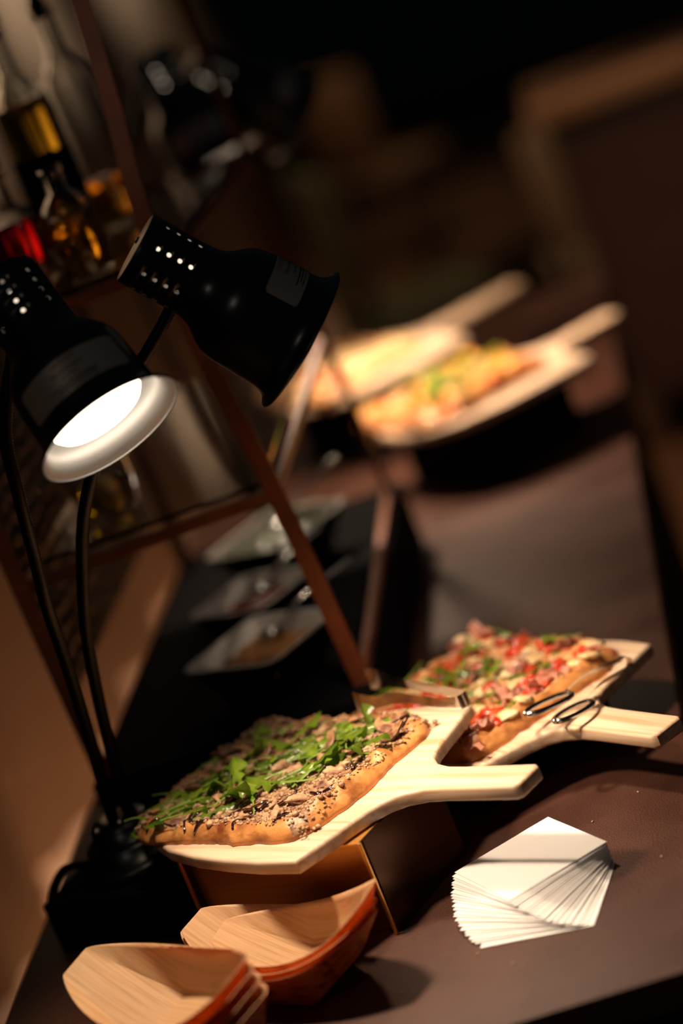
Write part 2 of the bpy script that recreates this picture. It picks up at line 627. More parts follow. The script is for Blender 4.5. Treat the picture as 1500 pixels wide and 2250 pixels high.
def make_leaf_mesh(seed):
    r = random.Random(seed)
    bm_ = bmesh.new()
    Ln = r.uniform(.056, .082)
    stem = r.uniform(.28, .42)
    curl = r.uniform(-3, 15)
    side = r.uniform(-9, 9)
    wmax = r.uniform(.0105, .0155)
    nl = r.choice([2.0, 2.5, 3.0])
    n = 20
    pos = Vector((0, 0, 0))
    ang, yaw = r.uniform(-.08, .16), 0
    rows = []
    st = Ln / n
    cup = r.uniform(.15, .75)
    tw = r.uniform(-.6, .6)
    for i in range(n + 1):
        t = i / n
        d = Vector((math.cos(ang) * math.cos(yaw), math.cos(ang) * math.sin(yaw), math.sin(ang)))
        sx = Vector((-math.sin(yaw), math.cos(yaw), 0))
        nn = d.cross(sx)
        rot = Quaternion(d, tw * t)
        sx = rot @ sx
        nn = rot @ nn
        if t < stem:
            wl = wr = .0011
        else:
            u = (t - stem) / (1 - stem)
            env = (u ** .45) * (1 - u ** 5) ** .7
            lob = .62 + .38 * math.cos(2 * math.pi * nl * (1 - u)) if u < .72 else 1
            wl = max(.0009, wmax * env * lob * (1 + .15 * math.sin(9 * u + seed)))
            wr = max(.0009, wmax * env * (lob * .9 + .1) * (1 + .15 * math.cos(8 * u + seed)))
        row = []
        for s, wd in ((-1, wl), (-.5, wl), (0, 0), (.5, wr), (1, wr)):
            off = sx * s * wd + nn * (-cup * abs(s) * wd + .18 * wd * math.sin(i * 1.3 + s * 2) * abs(s))
            row.append(bm_.verts.new(pos + off + nn * (.0006 if s == 0 else 0)))
        rows.append(row)
        pos = pos + d * st
        ang -= curl * st * (1 + .5 * math.sin(t * 5 + seed))
        yaw += side * st
    for a, b in zip(rows, rows[1:]):
        for k in range(4):
            f = bm_.faces.new((a[k], a[k + 1], b[k + 1], b[k]))
    nf = 0
    bm_.faces.ensure_lookup_table()
    for fi, f in enumerate(bm_.faces):
        rw = fi // 4
        if rw / n < stem:
            f.material_index = 1
    bmesh.ops.translate(bm_, vec=(-Ln / 2, 0, 0), verts=bm_.verts)
    me = bpy.data.meshes.new('arugula_leaf')
    bm_.to_mesh(me)
    bm_.free()
    me.materials.append(M_LEAF)
    me.materials.append(M_STEM)
    for p in me.polygons:
        p.use_smooth = True
    return me


LEAVES = [make_leaf_mesh(s) for s in range(9)]


def make_mushroom(seed):
    r = random.Random(seed)
    k = r.uniform(.85, 1.2)
    pts = []
    for i in range(15):
        a = math.pi * i / 14
        pts.append((.0135 * k * math.cos(a), .003 + .0105 * k * math.sin(a) * r.uniform(.92, 1.05)))
    pts += [(-.0125 * k, -.0015), (-.009 * k, -.0005), (-.0045 * k, .0005), (-.0035 * k, -.006), (-.0045 * k, -.013),
            (.0038 * k, -.0135), (.0034 * k, -.006), (.0045 * k, .0005), (.009 * k, -.0005), (.0125 * k, -.0015)]
    bm_ = bm_prism(list(reversed(pts)), 0, .0028, .0006, 1)
    for f in bm_.faces:
        if abs(f.normal.z) < .5:
            f.material_index = 1
    bend = r.uniform(-16, 22)
    for v in bm_.verts:
        v.co.z += bend * v.co.x ** 2 + .0006 * noise.noise(v.co * 250)
    me = bpy.data.meshes.new('mushroom_slice')
    bm_.normal_update()
    bm_.to_mesh(me)
    bm_.free()
    me.materials.append(M_MUSH)
    me.materials.append(M_MUSHEDGE)
    return me


MUSH = [make_mushroom(s) for s in range(5)]


def make_blob(seed, sx, sy, sz, amp, material, name, sub=2):
    bm_ = bmesh.new()
    bmesh.ops.create_icosphere(bm_, subdivisions=sub, radius=1)
    for v in bm_.verts:
        k = 1 + amp * noise.noise(v.co * 1.7 + Vector((seed * 7.1, 0, 0)))
        v.co = Vector((v.co.x * sx * k, v.co.y * sy * k, v.co.z * sz * k))
    me = bpy.data.meshes.new(name)
    bm_.to_mesh(me)
    bm_.free()
    me.materials.append(material)
    for p in me.polygons:
        p.use_smooth = True
    return me


def make_ribbon(seed, ln, wd, material, name, waves=2.5, amp=.004):
    r = random.Random(seed)
    bm_ = bmesh.new()
    rows = []
    n = 18
    for i in range(n + 1):
        t = i / n
        row = []
        for k in range(5):
            s = k / 4 - .5
            z = amp * math.sin(t * waves * 6.28 + s * 1.5 + seed) + .0015 * noise.noise(Vector((t * 6, s * 3, seed)))
            row.append(bm_.verts.new(((t - .5) * ln, s * wd * (.75 + .3 * math.sin(t * 3.1)) + .004 * math.sin(t * 5 + seed),
                                      z + amp)))
        rows.append(row)
    for a, b in zip(rows, rows[1:]):
        for k in range(4):
            bm_.faces.new((a[k], b[k], b[k + 1], a[k + 1]))
    r_ = bmesh.ops.solidify(bm_, geom=bm_.faces[:], thickness=.0014)
    bmesh.ops.recalc_face_normals(bm_, faces=bm_.faces)
    me = bpy.data.meshes.new(name)
    bm_.to_mesh(me)
    bm_.free()
    me.materials.append(material)
    for p in me.polygons:
        p.use_smooth = True
    return me


TOMS = [make_blob(s, .014, .011, .0055, .45, M_TOMATO, 'tomato_piece') for s in range(4)]
HAMS = [make_ribbon(s, .045, .016, M_HAM, 'ham_strip') for s in range(4)]
SQS = [make_blob(s + 9, .015, .013, .010, .35, M_SQUASH, 'squash_chunk') for s in range(3)]
CHS = [make_blob(s + 20, .016, .013, .0045, .5, M_CHEESE, 'cheese_patch') for s in range(4)]
MEATS = [make_blob(s + 40, .013, .008, .0055, .6, M_CRUMB, 'sausage_piece', 3) for s in range(4)]


def place(me, name, root, x, y, z, rot, sc=1.0):
    o_ = bpy.data.objects.new(name, me)
    COL.objects.link(o_)
    o_.parent = root
    o_.location = (x, y, z)
    o_.rotation_euler = rot
    o_.scale = (sc, sc, sc)
    return o_


def crumbs(root, h, n, rnd, area, size, material, name, avoid=None):
    base = bmesh.new()
    bmesh.ops.create_icosphere(base, subdivisions=1, radius=1)
    V = [v.co.copy() for v in base.verts]
    Fc = [[v.index for v in f.verts] for f in base.faces]
    base.free()
    verts, faces = [], []
    for i in range(n):
        x, y = area(rnd)
        s = size * rnd.uniform(.35, 1.2) * (1.8 if rnd.random() < .12 else 1)
        z = h(x, y) + s * .3
        k = len(verts)
        a = rnd.random() * 6.28
        ca, sa = math.cos(a), math.sin(a)
        e = rnd.uniform(.6, 1.5)
        for v in V:
            j = 1 + .35 * noise.noise(v * 2 + Vector((i * 1.37, 0, 0)))
            px, py, pz = v.x * s * e * j, v.y * s * j, v.z * s * .75 * j
            verts.append((x + px * ca - py * sa, y + px * sa + py * ca, z + pz))
        faces += [[q + k for q in f] for f in Fc]
    me = bpy.data.meshes.new(name)
    me.from_pydata(verts, [], faces)
    o_ = obj(name, me, material, root)
    o_['kind'] = 'stuff'
    return o_


def drizzle(root, h, path, rad):
    pts = catmull([Vector((x, y, 0)) for x, y in path], 12)
    for p in pts:
        p.z = h(p.x, p.y) + rad * .35
    o_ = obj('balsamic_drizzle', bm_tube(pts, lambda t, i: rad * (.55 + .6 * abs(noise.noise(Vector((i * .21, path[0][0] * 90, 0))))
                                                                  + .2 * math.sin(t * 3.14)), 8), M_BALS, root)
    return o_


def flatbread(label, P, A, off, hx, hy, seed, zone_mat, rim=.009, h_in=.012, extra_rot=0):
    ca, sa = math.cos(A), math.sin(A)
    loc = (P.x + off[0] * ca - off[1] * sa, P.y + off[0] * sa + off[1] * ca, P.z)
    t = thing('flatbread_pizza', label, 'flatbread', loc, A + extra_rot)
    cr = obj('crust', make_crust_mesh(hx, hy, seed, h_in, rim), [M_CRUST, zone_mat], t)
    for p in cr.data.polygons:                       # the topped middle is a layer with its own look
        c = p.center
        q = max(abs(c.x) / hx, abs(c.y) / hy) + .16 * noise.noise(Vector((c.x * 40, c.y * 40, seed)))
        if q < .86 and p.normal.z > .3:
            p.material_index = 1
    return t, height_fn(cr.data)


M_ZONE1 = mat('mushroom_cheese_spread', (.56, .34, .20), (.10, .035, .03), .4, scale=(60, 60, 60), detail=7, lo=.44,
              hi=.66, bump=.8, bscale=(190, 190, 190), rough2=.25)
M_ZONE2 = mat('tomato_cheese_spread', (.80, .46, .20), (.60, .11, .04), .32, scale=(48, 48, 48), detail=6, lo=.42, hi=.6,
              bump=.7, bscale=(170, 170, 170))

# ---- mushroom and arugula flatbread (sharp, foreground)
rng = random.Random(5)
f1, h1 = flatbread('mushroom flatbread heaped with arugula and dark balsamic drizzle', P1, A1, (-.142, -.003), .134, .120, 3,
                   M_ZONE1)


def ua(hx, hy):
    return lambda r: (r.uniform(-hx, hx), r.uniform(-hy, hy))


for i in range(46):
    x, y = rng.uniform(-.112, .112), rng.uniform(-.098, .098)
    place(MUSH[i % 5], 'mushroom_slice', f1, x, y, h1(x, y) + .0008,
          (rng.uniform(-.45, .45), rng.uniform(-.35, .35), rng.uniform(0, 6.28)), rng.uniform(.75, 1.25))
for i in range(34):
    x, y = rng.uniform(-.112, .112), rng.uniform(-.1, .1)
    place(MEATS[i % 4], 'sausage_piece', f1, x, y, h1(x, y) + .002,
          (rng.uniform(-.3, .3), rng.uniform(-.3, .3), rng.uniform(0, 6.28)), rng.uniform(.5, 1.1))
crumbs(f1, h1, 2600, rng, ua(.128, .113), .0019, M_CRUMB, 'cheese_crumble')
crumbs(f1, h1, 500, rng, lambda r: (r.uniform(.04, .13), r.uniform(-.02, .115)), .0009, M_BALS, 'herb_flecks')
for x0, nj in ((-.082, 5), (-.045, 7), (-.012, 4), (.030, 6)):
    pth = [(x0 + .012 * math.sin(x0 * 90 + j * 1.3) + j * .004, -.1165 + j * .018) for j in range(nj)]
    drizzle(f1, h1, pth, .0022)
for k in range(26):
    x, y = rng.uniform(-.11, .115), rng.uniform(-.1, .1)
    pth = [(x + j * rng.uniform(.003, .008), y + j * rng.uniform(-.007, .007)) for j in range(4)]
    drizzle(f1, h1, pth, rng.uniform(.0018, .0038))
nleaf = 0
while nleaf < 150:
    t = rng.random()
    x = -.090 + .150 * t + rng.gauss(0, .032)
    y = -.075 + .150 * t + rng.gauss(0, .036)
    if abs(x) > .118 or abs(y) > .108 or (x > .05 and y < -.02) or (y < -.055 and x > -.02):
        continue
    lift = rng.uniform(.001, .008) * (1 if rng.random() < .75 else .4)
    place(LEAVES[nleaf % 9], 'arugula_leaf', f1, x, y, h1(x, y) + lift,
          (rng.uniform(-.45, .45), rng.uniform(-.12, .12), rng.gauss(.85, .75) + (math.pi if rng.random() < .5 else 0)), rng.uniform(.7, 1.12))
    nleaf += 1
for (x, y, a) in [(-.03, -.088, .9), (.062, .062, .2), (.095, .045, .4), (.02, -.062, 2.2), (-.118, -.075, 3.6), (-.10, -.10, .4)]:
    place(LEAVES[(nleaf + int(abs(x) * 1000)) % 9], 'arugula_leaf', f1, x, y, h1(x, y) + .005, (0, -.1, a), .9)
for k in range(26):
    x, y = rng.uniform(-.09, .07), rng.uniform(-.08, .09)
    b_ = make_blob(k, .0014, .0014, .0010, .1, M_BALS, 'glaze_drop', 1) if k == 0 else b_
    place(b_, 'glaze_drop', f1, x, y, h1(x, y) + .011, (0, 0, 0), rng.uniform(.7, 1.4))

# ---- tomato and ham flatbread
rng = random.Random(8)
f2, h2 = flatbread('tomato and ham flatbread with melted cheese and chopped greens', P2, A2, (-.129, .004), .130, .125, 11, M_ZONE2,
                   .008, .014)
for i in range(44):
    x, y = rng.uniform(-.11, .11), rng.uniform(-.105, .105)
    place(TOMS[i % 4], 'tomato_piece', f2, x, y, h2(x, y) + .002,
          (rng.uniform(-.3, .3), rng.uniform(-.3, .3), rng.uniform(0, 6.28)), rng.uniform(.6, 1.25))
for i in range(30):
    x, y = rng.uniform(-.112, .122), rng.uniform(-.115, .112)
    place(HAMS[i % 4], 'ham_strip', f2, x, y, h2(x, y) + .001,
          (rng.uniform(-.25, .25), rng.uniform(-.2, .2), rng.uniform(0, 6.28)), rng.uniform(.55, 1.05))
for i in range(34):
    x, y = rng.uniform(-.115, .115), rng.uniform(-.11, .11)
    place(CHS[i % 4], 'cheese_patch', f2, x, y, h2(x, y) + .001, (rng.uniform(-.2, .2), 0, rng.uniform(0, 6.28)),
          rng.uniform(.5, 1.1))
for i in range(16):
    x, y = rng.uniform(.088, .117), -.108 + i * .0142
    place((HAMS + CHS)[i % 8], 'ham_strip' if i % 8 < 4 else 'cheese_patch', f2, x, y, h2(x, y) + .0005,
          (rng.uniform(-.2, .2), .35, rng.uniform(.8, 2.3)), rng.uniform(.7, 1.1))
crumbs(f2, h2, 700, rng, ua(.118, .112), .0016, M_CHEESE, 'grated_cheese')
n = 0
while n < 70:
    x, y = rng.choice([(-.03, .01), (-.06, .04), (.04, .06), (.05, -.03), (-.08, -.03), (.0, .02)])
    x += rng.gauss(0, .022)
    y += rng.gauss(0, .02)
    if abs(x) > .115 or abs(y) > .11:
        continue
    place(LEAVES[n % 9], 'arugula_leaf', f2, x, y, h2(x, y) + rng.uniform(.003, .012),
          (rng.uniform(-.6, .6), rng.uniform(-.4, .3), rng.uniform(0, 6.28)), rng.uniform(.4, .75))
    n += 1

# ---- pale cheese flatbread (far)
rng = random.Random(12)
f3, h3 = flatbread('pale cheese flatbread with a few tomatoes on the long handled peel', P3, A3, (-.155, .012), .122, .120, 21,
                   M_CHEESE)
for i in range(26):
    x, y = rng.uniform(-.1, .1), rng.uniform(-.1, .1)
    place(CHS[i % 4], 'cheese_patch', f3, x, y, h3(x, y) + .001, (0, 0, rng.uniform(0, 6.28)), rng.uniform(.8, 1.5))
for i in range(14):
    x, y = rng.uniform(-.11, -.02), rng.uniform(-.1, .1)
    place(TOMS[i % 4], 'tomato_piece', f3, x, y, h3(x, y) + .002, (0, 0, rng.uniform(0, 6.28)), rng.uniform(.7, 1.2))

# ---- squash and greens flatbread (far)
rng = random.Random(17)
f4, h4 = flatbread('flatbread topped with orange squash chunks and chopped greens', P4, A4, (-.150, .024), .128, .118, 31, M_ZONE2,
                   .012)
for i in range(30):
    x, y = rng.uniform(-.105, .11), rng.uniform(-.1, .1)
    place(SQS[i % 3], 'squash_chunk', f4, x, y, h4(x, y) + .004, (rng.uniform(-.3, .3), 0, rng.uniform(0, 6.28)),
          rng.uniform(.8, 1.5))
for i in range(14):
    x, y = rng.uniform(-.1, .1), rng.uniform(-.1, .1)
    place(TOMS[i % 4], 'tomato_piece', f4, x, y, h4(x, y) + .003, (0, 0, rng.uniform(0, 6.28)), rng.uniform(.8, 1.3))
for i in range(48):
    x, y = rng.gauss(-.01, .05), rng.gauss(-.0, .03)
    if abs(x) > .11 or abs(y) > .1:
        x, y = 0, 0
    place(LEAVES[i % 9], 'arugula_leaf', f4, x, y, h4(x, y) + rng.uniform(.014, .026),
          (rng.uniform(-.5, .5), rng.uniform(-.3, .3), rng.uniform(0, 6.28)), rng.uniform(.7, 1.1))


# ================================================================== TONGS
def bm_strip(pts, widths, upv, th=.0011):
    """flat metal strip standing on edge: pts path, width along upv"""
    bm_ = bmesh.new()
    rows = []
    for p, (wd, uv) in zip(pts, zip(widths, upv)):
        rows.append([bm_.verts.new(p + uv * (wd * (k / 4 - .5))) for k in range(5)])
    for a, b in zip(rows, rows[1:]):
        for k in range(4):
            bm_.faces.new((a[k], b[k], b[k + 1], a[k + 1]))
    bmesh.ops.solidify(bm_, geom=bm_.faces[:], thickness=th)
    bmesh.ops.recalc_face_normals(bm_, faces=bm_.faces)
    return bm_


def serving_tongs(label, bend, tipA, tipB, z_w=.0155, claw=.026, group=None):
    bend, tipA, tipB = Vector(bend), Vector(tipA), Vector(tipB)
    mid = (tipA + tipB) / 2
    base = Vector((bend.x, bend.y, bend.z))
    t = thing('serving_tongs', label, 'tongs', base, 0, group)
    ax = (mid - bend).normalized()
    sd_ = Vector((0, 0, 1)).cross(ax).normalized()
    for tip, s in ((tipA, 1), (tipB, -1)):
        if (tip - mid).dot(sd_) < 0:
            s = -1
        else:
            s = 1
        L = (tip - bend).length
        ctrl = [bend + ax * -.004, bend + ax * .004 + sd_ * s * .0075, bend.lerp(tip, .22) + sd_ * s * .007,
                bend.lerp(tip, .55) + sd_ * s * .002 + Vector((0, 0, .003)), bend.lerp(tip, .75) + sd_ * s * .006, tip - ax * .012 + sd_ * s * .004, tip]
        pts = [p - base for p in catmull(ctrl, 9)]
        n_ = len(pts)
        wd, uvs = [], []
        for i in range(n_):
            u = i / (n_ - 1)
            k = z_w * (1 - .25 * math.sin(min(1, u / .7) * 3.14))
            if u > .68:
                q = (u - .68) / .32
                k = k + (claw - k) * math.sin(min(1, q * 1.25) * 1.57) * (1 if q < .82 else (1 - ((q - .82) / .18) ** 2 * .55))
            wd.append(k)
            uvs.append(Vector((0, 0, 1)))
        o_ = obj('arm', bm_strip(pts, wd, uvs), M_CHROME, t)
        auto_smooth(o_, 50)
    # the sprung bend
    bpts = [Vector((0, 0, 0)) + ax * (-.004 - .004 * math.cos(a)) + sd_ * .0078 * math.sin(a) for a in
            [R(-80 + 16 * k) for k in range(11)]]
    bpts = [p + ax * .004 for p in bpts]
    auto_smooth(obj('spring_bend', bm_strip(bpts, [z_w] * 11, [Vector((0, 0, 1))] * 11), M_CHROME, t), 50)
    return t


serving_tongs('steel serving tongs lying on the mushroom flatbread board', (-.366, 2.330, .1335), (-.492, 2.416, .141),
              (-.474, 2.446, .147))
serving_tongs('steel serving tongs lying on the pale cheese flatbread', (-.545, 4.02, .172), (-.655, 4.06, .170), (-.640, 4.085, .170))
# tongs with open oval heads across the second board
t2 = thing('serving_tongs', 'steel tongs with open oval heads propped on the tomato flatbread board', 'tongs', (-.205, 2.401, .075))
for (a, b, hd) in (((-.203, 2.404, .092), (-.303, 2.331, .094), 0), ((-.200, 2.398, .082), (-.276, 2.312, .084), 1)):
    a, b = Vector(a) - t2.location, Vector(b) - t2.location
    ax = (b - a).normalized()
    sd_ = Vector((0, 0, 1)).cross(ax)
    L = (b - a).length
    mid = a.lerp(b, .45) + Vector((0, 0, .006))
    pts = catmull([a, a.lerp(b, .2) + Vector((0, 0, .004)), mid, a.lerp(b, .66) + Vector((0, 0, .002))], 8)
    auto_smooth(obj('arm', bm_strip(pts, [.015] * len(pts), [(sd_ * .8 + Vector((0, 0, .6))).normalized()] * len(pts), .0014), M_CHROME, t2), 50)
    ring = []
    c0 = a.lerp(b, .83)
    for k in range(25):
        q = 2 * math.pi * k / 24
        ring.append(c0 + ax * (L * .24) * math.cos(q) + sd_ * .0125 * math.sin(q) + Vector((0, 0, .003 * math.cos(q))))
    obj('oval_head', bm_tube(ring, .0030, 8), M_CHROME, t2)
bp = [Vector((0, 0, .008)) + Vector((.008 * math.cos(R(20 * k - 90)), .007 * math.cos(R(20 * k - 90)), .008 * math.sin(R(20 * k - 90)) + .004)) for k in range(10)]
auto_smooth(obj('spring_bend', bm_strip(bp, [.011] * 10, [Vector((-.6, .8, 0))] * 10, .0014), M_CHROME, t2), 50)

# ================================================================== NAPKINS
S_N = .1145
bm = bmesh.new()
bmesh.ops.create_grid(bm, x_segments=10, y_segments=10, size=S_N / 2)
for v in bm.verts:
    e = max(abs(v.co.x), abs(v.co.y)) / (S_N / 2)
    v.co.z += .0004 * noise.noise(v.co * 40) * e
r_ = bmesh.ops.solidify(bm, geom=bm.faces[:], thickness=.00075)
bmesh.ops.translate(bm, vec=(-S_N / 2, S_N / 2, 0), verts=bm.verts)
bmesh.ops.recalc_face_normals(bm, faces=bm.faces)
nap = bpy.data.meshes.new('paper_napkin')
bm.to_mesh(nap)
bm.free()
nap.materials.append(M_NAPKIN)
NN = 24
rng = random.Random(2)
# pivot = right corner of the stack; local box spans x in [-S,0], y in [0,S]
piv = Vector((-.257, 2.127, 0))
a_top = math.atan2(2.224 - 2.126, -.314 + .256) - math.pi / 2       # local +y runs along the top right edge
for k in range(NN):
    u = k / (NN - 1)                                              # 0 bottom .. 1 top
    ang = a_top + R(46) * (1 - u) ** 1.15 + R(rng.uniform(-.6, .6))
    o = obj('paper_napkin', nap, None, None, False,
            (piv.x + rng.uniform(-.0012, .0012), piv.y + rng.uniform(-.0012, .0012), .0011 + k * .00102), (0, 0, ang))
    if k == NN - 1:
        tag(o, 'topmost white paper napkin of the fanned stack', 'napkin', 'fanned paper napkins')
    elif k == 0:
        tag(o, 'bottom white paper napkin of the fanned stack, lying on the table', 'napkin', 'fanned paper napkins')
    else:
        tag(o, 'white paper napkin fanned out within the stack', 'napkin', 'fanned paper napkins')


# ================================================================== BAMBOO BOATS
def boat_mesh(s=1.0, Lh=.120, cx=.040, fw=.036, tw=.018, tz=.074, rw=.057, rz=.044):
    bm_ = bmesh.new()
    NU, NV = 28, 7
    V = lambda x, y, z: bm_.verts.new((x * s, y * s, z * s))

    def bottom(t, sg):
        x = t * Lh
        if abs(x) <= cx:
            return Vector((x, sg * fw, 0))
        q = (abs(x) - cx) / (Lh - cx)
        return Vector((x, sg * (fw + (tw - fw) * q), tz * q ** 1.12))

    def rimp(t, sg):
        y = tw + (rw - tw) * (1 - abs(t) ** 2.4) ** .8
        z = rz + (tz - rz) * abs(t) ** 2
        return Vector((t * Lh, sg * y, z))
    ts = [math.sin(math.pi / 2 * (2 * i / NU - 1)) for i in range(NU + 1)]
    # floor + ends: strip across
    rows = []
    for t in ts:
        l, r = bottom(t, -1), bottom(t, 1)
        rows.append([V(*l.lerp(r, k / 6)) for k in range(7)])
    for a, b in zip(rows, rows[1:]):
        for k in range(6):
            bm_.faces.new((a[k], b[k], b[k + 1], a[k + 1]))
    for sg in (-1, 1):
        rws = []
        for i, t in enumerate(ts):
            b0, r0_ = bottom(t, sg), rimp(t, sg)
            rw_ = [rows[i][0 if sg < 0 else 6]]
            for k in range(1, NV):
                q = k / (NV - 1)
                p = b0.lerp(r0_, q)
                p.y += sg * .004 * math.sin(q * 3.14) * (1 - abs(t))
                rw_.append(V(*p))
            rws.append(rw_)
        for a, b in zip(rws, rws[1:]):
            for k in range(NV - 1):
                f = (a[k], a[k + 1], b[k + 1], b[k]) if sg > 0 else (a[k], b[k], b[k + 1], a[k + 1])
                try:
                    bm_.faces.new(f)
                except ValueError:
                    pass
    bmesh.ops.remove_doubles(bm_, verts=bm_.verts, dist=1e-5)
    bmesh.ops.recalc_face_normals(bm_, faces=bm_.faces)
    fz = max(bm_.faces, key=lambda f: -f.calc_center_median().z - abs(f.calc_center_median().x))
    if fz.normal.z < 0:
        bmesh.ops.reverse_faces(bm_, faces=bm_.faces[:])
    me = bpy.data.meshes.new('bamboo_boat')
    bm_.to_mesh(me)
    bm_.free()
    me.materials.append(M_BAMB_IN)
    me.materials.append(M_BAMB_OUT)
    for p in me.polygons:
        p.use_smooth = True
    return me


BOAT = boat_mesh()
BOATB = boat_mesh(.98)


def boat(me, label, loc, rot, sc, group=None):
    o_ = bpy.data.objects.new('bamboo_boat', me)
    COL.objects.link(o_)
    o_.location = loc
    o_.rotation_euler = rot
    o_.scale = (sc, sc, sc)
    auto_smooth(o_, 28)
    sd2 = o_.modifiers.new('thick', 'SOLIDIFY')
    sd2.thickness = .0009
    sd2.offset = -1
    sd2.material_offset = 1
    sd2.material_offset_rim = 0
    tag(o_, label, 'food boat', group)
    return o_


for k in range(4):
    lab = 'uppermost bamboo boat of the stack beside the black lamp block' if k == 3 else 'bamboo boat nested within the stack beside the black lamp block'
    boat(BOAT, lab, (-.664 + .004 * (3 - k), 1.990 - .003 * (3 - k), .010 + .0105 * k), (R(11), R(-1), R(-38 - 1.5 * (3 - k))), .97,
         'stacked bamboo boats')
for k in range(3):
    lab = ['bottom bamboo boat of the stack in front of the brass riser', 'middle bamboo boat of the stack in front of the brass riser',
           'top bamboo boat with a speckled orange side, in front of the brass riser'][k]
    loc = [(-.572, 2.080, .003), (-.566, 2.078, .012), (-.540, 2.066, .026)][k]
    rot = [(R(3), R(0), R(-33)), (R(5), R(-1), R(-31)), (R(8), R(-9), R(-27))][k]
    boat(BOATB, lab, loc, rot, [.98, .96, .84][k], 'bamboo boats by the riser')


# ================================================================== HEAT LAMPS
def shade_mesh():
    seg = 48
    bm_ = bmesh.new()
    NZ0, NZ1, NRW = .012, .060, 4
    r_n = .0372
    colw = seg // 8
    ch = (NZ1 - NZ0) / NRW
    grid = {}

    def gv(i, z):
        key = (i % seg, round(z, 5))
        if key not in grid:
            a = 2 * math.pi * (i % seg) / seg
            grid[key] = bm_.verts.new((r_n * math.cos(a), r_n * math.sin(a), z))
        return grid[key]
    for c in range(8):
        for rw in range(NRW):
            i0, z0 = c * colw, NZ0 + rw * ch
            loop = [gv(i0 + k, z0) for k in range(colw)] + [gv(i0 + colw, z0 + ch * k / 2) for k in range(2)] + \
                   [gv(i0 + colw - k, z0 + ch) for k in range(colw)] + [gv(i0, z0 + ch - ch * k / 2) for k in range(2)]
            ac = 2 * math.pi * (i0 + colw / 2) / seg
            hole = []
            n_ = len(loop)
            for v in loop:
                av = math.atan2(v.co.y, v.co.x)
                du = (av - ac + math.pi) % (2 * math.pi) - math.pi
                q = math.atan2((v.co.z - (z0 + ch / 2)), du * r_n)
                hr = .0024
                aa = ac + hr * math.cos(q) / r_n
                hole.append(bm_.verts.new((r_n * math.cos(aa), r_n * math.sin(aa), z0 + ch / 2 + hr * math.sin(q))))
            for k in range(n_):
                j = (k + 1) % n_
                bm_.faces.new((loop[k], loop[j], hole[j], hole[k]))
    # cap end
    prof_top = [(r_n, NZ0), (r_n, .002), (.0365, .0006), (.0350, 0), (.020, 0), (0, 0)]
    prof_low = [(r_n, NZ1), (.0375, .068), (.0386, .075), (.0415, .082), (.0465, .089), (.0520, .0955), (.0562, .102), (.0588, .110),
                (.0602, .120), (.0608, .135), (.0614, .150), (.0620, .166), (.0630, .1730), (.0655, .1785), (.0690, .1820), (.0728, .1840),
                (.0752, .1850), (.0758, .1866), (.0748, .1880)]
    for prof in (prof_top, prof_low):
        prev_ = [gv(i, prof[0][1]) for i in range(seg)]
        for (r, z) in prof[1:]:
            if r < 1e-6:
                cv = bm_.verts.new((0, 0, z))
                for i in range(seg):
                    bm_.faces.new((prev_[i], prev_[(i + 1) % seg], cv))
                break
            cur = [bm_.verts.new((r * math.cos(2 * math.pi * i / seg), r * math.sin(2 * math.pi * i / seg), z)) for i in range(seg)]
            for i in range(seg):
                j = (i + 1) % seg
                bm_.faces.new((prev_[i], prev_[j], cur[j], cur[i]))
            prev_ = cur
    bmesh.ops.recalc_face_normals(bm_, faces=bm_.faces)
    f = max(bm_.faces, key=lambda f: f.calc_center_median().xy.length)
    c = f.calc_center_median()
    test = [g for g in bm_.faces if .13 < g.calc_center_median().z < .16][0]
    if test.normal.xy.dot(test.calc_center_median().xy) < 0:
        bmesh.ops.reverse_faces(bm_, faces=bm_.faces[:])
    me = bpy.data.meshes.new('lamp_shade')
    bm_.to_mesh(me)
    bm_.free()
    me.materials.append(M_SHADE)
    me.materials.append(M_SILVER)
    for p in me.polygons:
        p.use_smooth = True
    return me


SHADE = shade_mesh()
bm = bm_lathe([(0, .1720), (.018, .1716), (.034, .1703), (.0450, .1680), (.0490, .1630)], 40)
for f in bm.faces:
    f.material_index = 0
bm_lathe([(.0490, .1630), (.0480, .153), (.040, .118), (.024, .088), (.014, .070), (.0135, .02), (0, .02)], 40, bm)
for f in bm.faces:
    if f.calc_center_median().z < .1625:
        f.material_index = 1
bmesh.ops.recalc_face_normals(bm, faces=bm.faces)
BULB = bpy.data.meshes.new('bulb')
bm.to_mesh(BULB)
bm.free()
BULB.materials.append(M_BULB)
BULB.materials.append(emit_mat('frosted_bulb_neck', (1, .80, .60), 1.2))
for p in BULB.polygons:
    p.use_smooth = True


def text_on_cyl(txt, size, mid_ang, z, r, material, parent, name='printed_text', flip=1):
    cu = bpy.data.curves.new('t', 'FONT')
    cu.body = txt
    cu.size = size
    cu.align_x = 'CENTER'
    cu.resolution_u = 2
    tmp = bpy.data.objects.new('t', cu)
    COL.objects.link(tmp)
    dg = bpy.context.evaluated_depsgraph_get()
    me = bpy.data.meshes.new_from_object(tmp.evaluated_get(dg))
    bpy.data.objects.remove(tmp)
    bm_ = bmesh.new()
    bm_.from_mesh(me)
    bmesh.ops.subdivide_edges(bm_, edges=[e for e in bm_.edges if e.calc_length() > size * .5], cuts=1)
    for v in bm_.verts:
        a = mid_ang - flip * v.co.x / r
        v.co = Vector((r * math.cos(a), r * math.sin(a), z - flip * v.co.y))
    me2 = bpy.data.meshes.new(name)
    bm_.to_mesh(me2)
    bm_.free()
    return obj(name, me2, material, parent, False)


